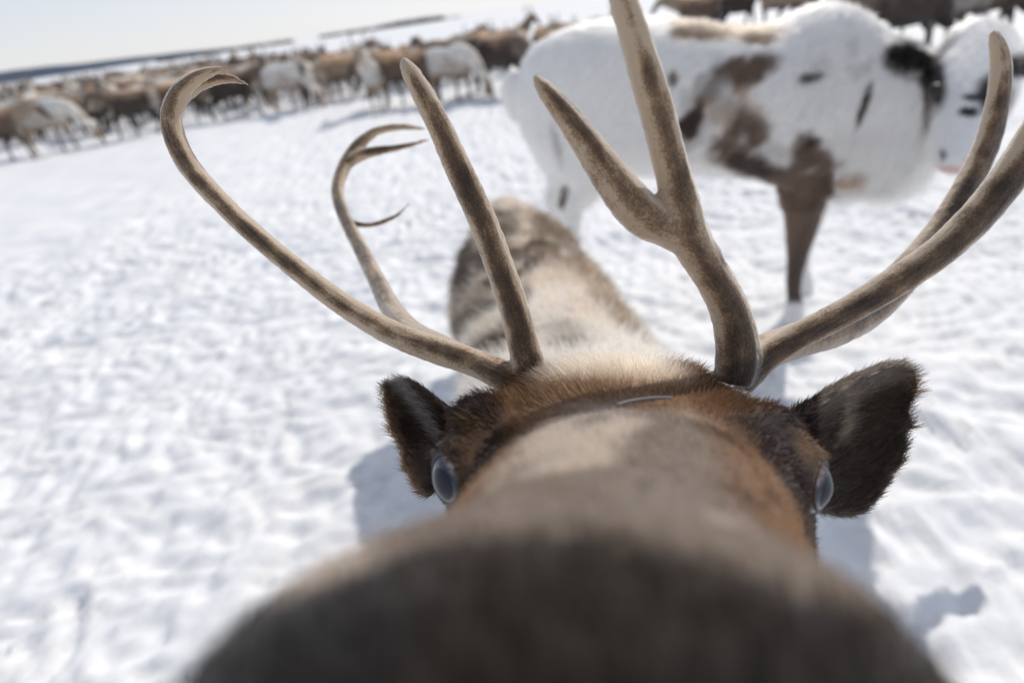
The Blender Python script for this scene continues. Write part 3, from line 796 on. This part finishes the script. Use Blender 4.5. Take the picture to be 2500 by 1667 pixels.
    put(blk, hb * B_(2500, 160, 60, 32, -5, wob=.15))
    put((0.62, 0.36, 0.36), hb * B_(2320, 414, 40, 9, 0, soft=.6) * .8); put((0.7, 0.5, 0.52), hb * B_(2375, 390, 22, 14, 0, soft=.6) * .6); put((0.10, 0.05, 0.09), hb * B_(2303, 378, 7, 13, -20, soft=.5) * .9)
    return np.clip(c, 0.012, 0.9)
def N_w(V): return np.zeros(len(V))
set_col(wm, paint_white(V))
white = link('reindeer', wm, M_white, label='big white reindeer with brown flank patches and one brown foreleg, face turned to camera', category='reindeer')
fwt = fur('fur', white, wm, paint_white, lambda V: np.where(V[:, 2] > 0.12, 1.0, 0.2), lambda p: np.where(p[:, 2] > .5, np.where((proj(p)[0] > 2130) & (p[:, 1] < 1.74), .010, np.where((proj(p)[0] > 2060) & (proj(p)[1] > 300), .05, .026)), .010),
          lambda p, n: -ZW[None] * 0.9 - np.array([[0.9, 0.1, 0]]), 130000, lambda p: np.full(len(p), .0006), lift=0.32, jit=0.3, seed=5, colvar=.08)
fwt['label'] = 'thick white and brown winter coat'
for a, b in ((2283, 222), (2398, 250)):
    ec = PY(a, b, 1.60); e_, f_ = loft([[*(ec + fw * z), *RT, *UP, r, r, r, 2.0] for z, r in ((-.02, .002), (-.014, .013), (0, .018), (.014, .013), (.02, .002))], n=12, sub=2)
    m_ = mk_mesh('eye', e_, f_); smooth(m_); link('eye', m_, M_lid, white)

# ------------------------------------------------------------------ the herd
def herd_body(pose):
    head_ = {'stand': [(.60, 1.02), (.72, 1.14), (.86, 1.20), (.98, 1.10), (1.08, 1.02)], 'high': [(.58, 1.04), (.66, 1.22), (.76, 1.34), (.90, 1.28), (1.02, 1.20)],
             'low': [(.66, .94), (.80, .98), (.94, .98), (1.06, .86), (1.14, .75)], 'graze': [(.64, .82), (.82, .62), (.97, .44), (1.08, .26), (1.13, .09)]}[pose]
    sp = [(-.62, .86, .05, .05, .10), (-.58, .95, .12, .11, .22), (-.45, 1.0, .17, .15, .32), (-.2, 1.0, .20, .17, .36), (.05, .99, .20, .17, .37), (.28, 1.03, .18, .18, .38), (.42, 1.02, .15, .16, .34)]
    rows = []
    for x, z, w_, hu, hdn in sp: rows.append([x, 0, z - hu, 0, 1, 0, 0, 0, 1, w_, hu, hdn, 2.1])
    ps = [loft(rows, n=16, sub=3)]
    nkp = [(.36, .84)] + head_[:3]; rr = [.20, .15, .125, .085]
    ps.append(tube([[x, 0, z, r] for (x, z), r in zip(nkp, rr)], n=12, sub=3))
    hx = head_[1:]; hr = [.08, .088, .062, .042]
    ps.append(tube([[x, 0, z, r] for (x, z), r in zip(hx, hr)] + [[2 * hx[-1][0] - hx[-2][0] - .07 * 0 - (hx[-1][0] - hx[-2][0]) * .55, 0, hx[-1][1] + (hx[-1][1] - hx[-2][1]) * .4, .028]], n=12, sub=3))
    d = nrm(np.array([hx[1][0] - hx[0][0], 0, hx[1][1] - hx[0][1]]))
    for s in (-1, 1):
        e0 = np.array([hx[1][0], s * .07, hx[1][1] + .03]); e1 = e0 + np.array([-.05, s * .10, .05])
        ps.append(tube([[*e0, .02], [*((e0 + e1) / 2), .034], [*e1, .008]], n=8, sub=2))
    sw = {'stand': .03, 'high': .0, 'low': .14, 'graze': .07}[pose]
    for s in (-1, 1):
        k = s * sw
        ps.append(tube([[.33 + .2 * k, s * .09, .62, .10], [.34 + .6 * k, s * .09, .46, .062], [.33 + k, s * .09, .33, .038], [.33 + 1.1 * k, s * .09, .12, .028], [.35 + 1.2 * k, s * .09, .0, .042], [.36 + 1.2 * k, s * .09, -.06, .04]], n=10, sub=3))
        ps.append(tube([[-.46, s * .09, .68, .15], [-.42 - .4 * k, s * .095, .50, .10], [-.52 - .7 * k, s * .095, .36, .048], [-.50 - 1.0 * k, s * .095, .14, .031], [-.46 - 1.2 * k, s * .095, .0, .042], [-.45 - 1.2 * k, s * .095, -.06, .04]], n=10, sub=3))
    ps.append(tube([[-.60, 0, .86, .03], [-.65, 0, .82, .035], [-.67, 0, .74, .012]], n=8, sub=2))
    return remesh(ps, 0.026, 3, 'reindeer', .4), np.array([hx[1][0] - .02, 0, hx[1][1] + .05]), d
def herd_antler(s, base, d, big):
    up = nrm(np.array([-.35, 0, 1.0]) - d * .1) if d[2] > -.6 else nrm(np.array([.45, 0, .8]))
    bk = nrm(np.cross(np.array([0, 1.0, 0]), up)) * -1
    b = base + np.array([0, s * .045, 0]); L = big
    def q(u, v, y, r): return [*(b + up * u * L + bk * v * L + np.array([0, s * y * L, 0])), r]
    ps = [tube([q(-.04, 0, 0, .016), q(.15, .10, .10, .015), q(.38, .22, .22, .014), q(.58, .16, .28, .012), q(.78, -.02, .24, .010), q(.88, -.14, .18, .005)], n=7, sub=3),
          tube([q(.0, .0, .0, .012), q(.12, -.16, .02, .011), q(.24, -.26, .0, .006)], n=6, sub=3),
          tube([q(.40, .22, .22, .010), q(.52, .34, .24, .008), q(.60, .42, .24, .004)], n=6, sub=3),
          tube([q(.62, .12, .27, .010), q(.76, .14, .27, .008), q(.90, .10, .24, .004)], n=6, sub=3)]
    V, Fs = merge(ps); m = mk_mesh('antler', V, Fs); smooth(m); return m
COATS = {  # upper back, flank, belly and legs, neck, rump
    'dark brown': ((.17, .12, .085), (.055, .042, .036), (.032, .026, .024), (.15, .11, .085), (.35, .30, .25)),
    'brown': ((.30, .21, .14), (.13, .092, .068), (.055, .043, .036), (.30, .235, .175), (.50, .44, .38)),
    'tan': ((.44, .31, .20), (.28, .21, .155), (.11, .08, .06), (.50, .43, .35), (.58, .52, .45)),
    'grey': ((.46, .40, .34), (.27, .24, .215), (.085, .07, .062), (.55, .51, .46), (.60, .56, .51)),
    'pale': ((.66, .61, .54), (.58, .55, .51), (.34, .25, .17), (.68, .64, .58), (.68, .65, .60))}
poses = {}
for p_ in ('stand', 'high', 'low', 'graze'):
    m_, hb_, d_ = herd_body(p_)
    poses[p_] = (m_, [herd_antler(s, hb_, d_, .55) for s in (-1, 1)], [herd_antler(s, hb_, d_, .34) for s in (-1, 1)])
M_hant = plain('herd_antler', (0.22, 0.16, 0.11), 0.7, 0.2)
variants = {}
for p_, (m_, big, small) in poses.items():
    for ck, (up_, fl_, be_, ne_, rp_) in COATS.items():
        up_ = np.minimum(np.array(up_) * np.array((1.6, 1.45, 1.3)), .74); be_ = np.array(be_) * .75  # sunlit backs painted in: upper coat brightened, belly and legs deepened
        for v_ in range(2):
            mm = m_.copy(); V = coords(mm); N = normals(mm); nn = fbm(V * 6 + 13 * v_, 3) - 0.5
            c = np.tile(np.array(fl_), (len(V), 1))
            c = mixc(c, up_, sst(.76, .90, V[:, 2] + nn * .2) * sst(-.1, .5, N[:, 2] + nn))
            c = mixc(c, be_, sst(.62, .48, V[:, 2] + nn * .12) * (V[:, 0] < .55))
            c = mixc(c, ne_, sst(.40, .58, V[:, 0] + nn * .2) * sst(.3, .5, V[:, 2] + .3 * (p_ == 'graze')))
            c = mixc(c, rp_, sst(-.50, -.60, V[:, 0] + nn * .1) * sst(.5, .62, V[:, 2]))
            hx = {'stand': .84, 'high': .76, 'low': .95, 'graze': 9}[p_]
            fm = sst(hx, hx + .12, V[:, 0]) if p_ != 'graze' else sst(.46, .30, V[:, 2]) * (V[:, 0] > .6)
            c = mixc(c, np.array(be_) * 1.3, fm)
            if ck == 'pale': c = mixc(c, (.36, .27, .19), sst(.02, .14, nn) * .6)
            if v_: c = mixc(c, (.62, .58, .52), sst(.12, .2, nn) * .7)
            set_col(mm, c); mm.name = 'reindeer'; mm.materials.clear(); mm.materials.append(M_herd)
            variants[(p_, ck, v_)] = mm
for p_ in poses:
    for m_ in poses[p_][1] + poses[p_][2]: m_.materials.append(M_hant)
GROUP = 'reindeer of the herd across the snow'
spots = []
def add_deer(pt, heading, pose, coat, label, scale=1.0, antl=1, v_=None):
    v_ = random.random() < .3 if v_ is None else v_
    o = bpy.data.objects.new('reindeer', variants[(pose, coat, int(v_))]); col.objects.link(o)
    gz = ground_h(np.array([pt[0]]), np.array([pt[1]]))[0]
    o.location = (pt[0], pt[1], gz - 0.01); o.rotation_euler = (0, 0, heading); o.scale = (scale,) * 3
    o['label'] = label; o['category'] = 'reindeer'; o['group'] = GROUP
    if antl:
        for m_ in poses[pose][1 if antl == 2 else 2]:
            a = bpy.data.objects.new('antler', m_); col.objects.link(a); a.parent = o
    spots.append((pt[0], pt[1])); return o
R = math.radians
# front row: feet px, py, heading (0 = facing right, 180 = facing left, -90 = facing the camera)
FRONT = [
 (15, 398, 20, 'low', 'brown', 1, 'tan backed brown reindeer cut off by the left edge of the picture'),
 (140, 372, -8, 'graze', 'pale', 0, 'pale grey reindeer with lowered head, walking at the near left end of the herd'),
 (90, 318, 95, 'high', 'pale', 1, 'cream necked reindeer standing just behind the pale grey walking one'),
 (255, 330, 110, 'stand', 'dark brown', 1, 'dark reindeer seen from behind between the pale walker and the chocolate brown one'),
 (352, 332, 175, 'low', 'dark brown', 1, 'chocolate brown reindeer in side view beside the curled antler tip'),
 (470, 300, 10, 'low', 'brown', 1, 'brown reindeer half hidden behind the curled twin antler tip'),
 (588, 288, 5, 'low', 'dark brown', 1, 'blackish reindeer with rusty shoulders right of the curled antler tip'),
 (668, 262, -70, 'stand', 'grey', 1, 'grey reindeer facing forward next to the blackish one with rusty shoulders'),
 (712, 272, -35, 'graze', 'pale', 0, 'whitish reindeer with steeply lowered neck left of the grey one with black legs'),
 (768, 262, -80, 'low', 'grey', 1, 'grey reindeer with black legs facing forward in the front row'),
 (858, 245, 178, 'graze', 'tan', 0, 'tan reindeer nosing the snow, left of the white chested one'),
 (930, 266, -95, 'stand', 'pale', 1, 'white chested reindeer left of the upright antler tine tip'),
 (1005, 256, 176, 'low', 'brown', 1, 'sturdy brown reindeer in side view behind the upright antler tine tip'),
 (1108, 246, -48, 'graze', 'pale', 0, 'white reindeer nosing the snow with its dark brown face'),
 (1100, 204, 215, 'graze', 'dark brown', 1, 'dark reindeer behind the white one that noses the snow'),
 (1180, 224, -95, 'low', 'dark brown', 1, 'dark reindeer facing forward with a pale face, near the white reindeer rump'),
 (1232, 229, -52, 'graze', 'dark brown', 1, 'dark thickset reindeer with lowered head touching the outline of the white rump')]
for a, b, hd_, po, ct, an, lb in FRONT:
    add_deer(PG(a, b), R(hd_), po, ct, lb, random.uniform(.84, .92), an, v_=0)
# the near dark ones glimpsed over the white reindeer's back and head
BEHIND = [
 (1700, 95, 178, 'low', 'brown', 1, 'brown reindeer above the saddle patch of the white reindeer'),
 (1800, 80, 5, 'low', 'dark brown', 1, 'dark reindeer above the dip in the white reindeer back'),
 (1900, 75, 172, 'stand', 'tan', 1, 'tan reindeer left of the white reindeer hump'),
 (1960, 60, 12, 'low', 'brown', 1, 'brown reindeer hidden to the back behind the white reindeer hump'),
 (2190, 158, 176, 'low', 'dark brown', 1, 'dark reindeer with a rusty back line above the white reindeer neck'),
 (2300, 135, 200, 'low', 'grey', 1, 'grey reindeer above the ear of the white reindeer'),
 (2385, 110, 170, 'low', 'brown', 1, 'brown reindeer straight above the white reindeer forehead'),
 (2500, 95, 178, 'low', 'dark brown', 1, 'blackish reindeer in the upper right corner'),
 (2130, 90, 185, 'stand', 'brown', 1, 'brown reindeer peering over the white reindeer withers')]
for a, b, hd_, po, ct, an, lb in BEHIND:
    add_deer(PG(a, b), R(hd_), po, ct, lb, random.uniform(.94, 1.02), an, v_=0)
# the mass of the herd behind the front row
LM = [(-400, 'the leftmost tan backed one'), (60, 'the pale grey walking one'), (210, 'the dark turned-away one'), (300, 'the chocolate brown one'),
      (410, 'the curled twin antler tip'), (530, 'the blackish front one'), (630, 'the grey one facing forward'), (690, 'the whitish neck-lowered one'),
      (745, 'the black legged grey one'), (810, 'the tan snow-nosing one'), (895, 'the white chested one'), (965, 'the upright antler tine tip'), (1050, 'the white snow-nosing one'),
      (1140, 'the pale faced dark one'), (1200, 'the white rump'), (1400, 'the heavy forked antler'), (1650, 'the white one\'s saddle patch'), (1850, 'the white one\'s hump'),
      (2100, 'the white one\'s neck'), (2240, 'the white one\'s ear'), (2350, 'the white one\'s forehead'), (2470, 'the upper right corner')]
COATN = {'dark brown': 'dark brown', 'brown': 'mid brown', 'tan': 'sandy', 'grey': 'ash grey', 'pale': 'creamy'}
POSEN = {'stand': 'standing', 'high': 'alert', 'low': 'stooping', 'graze': 'grazing'}
def herd_label(pxx, Rr, lo, ct, po, hd_, pied, an):
    hd_ = math.atan2(math.sin(hd_), math.cos(hd_))
    way = 'facing right' if abs(hd_) < .8 else 'facing left' if abs(hd_) > 2.35 else 'facing away' if hd_ > 0 else 'facing forward'
    row = 'just behind' if Rr < lo + 1.6 else 'closely behind' if Rr < lo + 4 else 'well behind' if Rr < lo + 9 else 'far behind'
    mark = [t for x, t in LM if pxx >= x][-1]
    return f"{COATN[ct]}{' patchy' if pied else ''} {POSEN[po]}{'' if an else ' antlerless'} reindeer {way}, {row} {mark}"
fx = [-150, 0, 130, 350, 600, 760, 940, 1100, 1250, 1400, 1500, 1700, 1900, 2100, 2400, 2600]
ff = [np.hypot(*PG(a, b)[:2]) for a, b in zip(fx, [400, 380, 350, 318, 272, 250, 240, 215, 190, 150, 130, 75, 55, 70, 80, 60])]
fbk = [52, 50, 50, 50, 32, 25, 19, 18, 18, 18, 17, 16, 16, 14, 12, 12]
tries = 0; cnt = 0
while tries < 30000 and cnt < 272:
    tries += 1
    pxx = random.uniform(-120, 1480) if random.random() < .9 else random.uniform(1650, 2560)
    if 1500 < pxx < 1640 : continue
    a = az_of(pxx); lo, hi = np.interp(pxx, fx, ff), np.interp(pxx, fx, fbk)
    lo += 0.5
    if hi < lo: continue
    Rr = math.sqrt(random.uniform(lo * lo, hi * hi))
    if Rr > 22 and random.random() < .62: continue
    x, y = Rr * math.sin(a), Rr * math.cos(a)
    if any((x - p[0]) ** 2 + (y - p[1]) ** 2 < 0.80 ** 2 for p in spots): continue
    ct = random.choices(list(COATS), (3.2, 4.5, 3.6, 2.6, 2.4))[0]
    hd_ = random.choice([0, math.pi, 0, -1.2, -1.9, random.uniform(0, 6.28)]) + random.uniform(-.6, .6)
    po = random.choices(['stand', 'low', 'high', 'graze'], (3.5, 6, .5 if pxx < 800 else 0, 3))[0]; pied = random.random() < .3; an = random.choice([0, 0, 1, 1, 1])
    add_deer((x, y), hd_, po, ct, herd_label(pxx, Rr, lo, ct, po, hd_, pied, an), random.uniform(.74, .88), an, pied); cnt += 1
print('herd', len(spots))
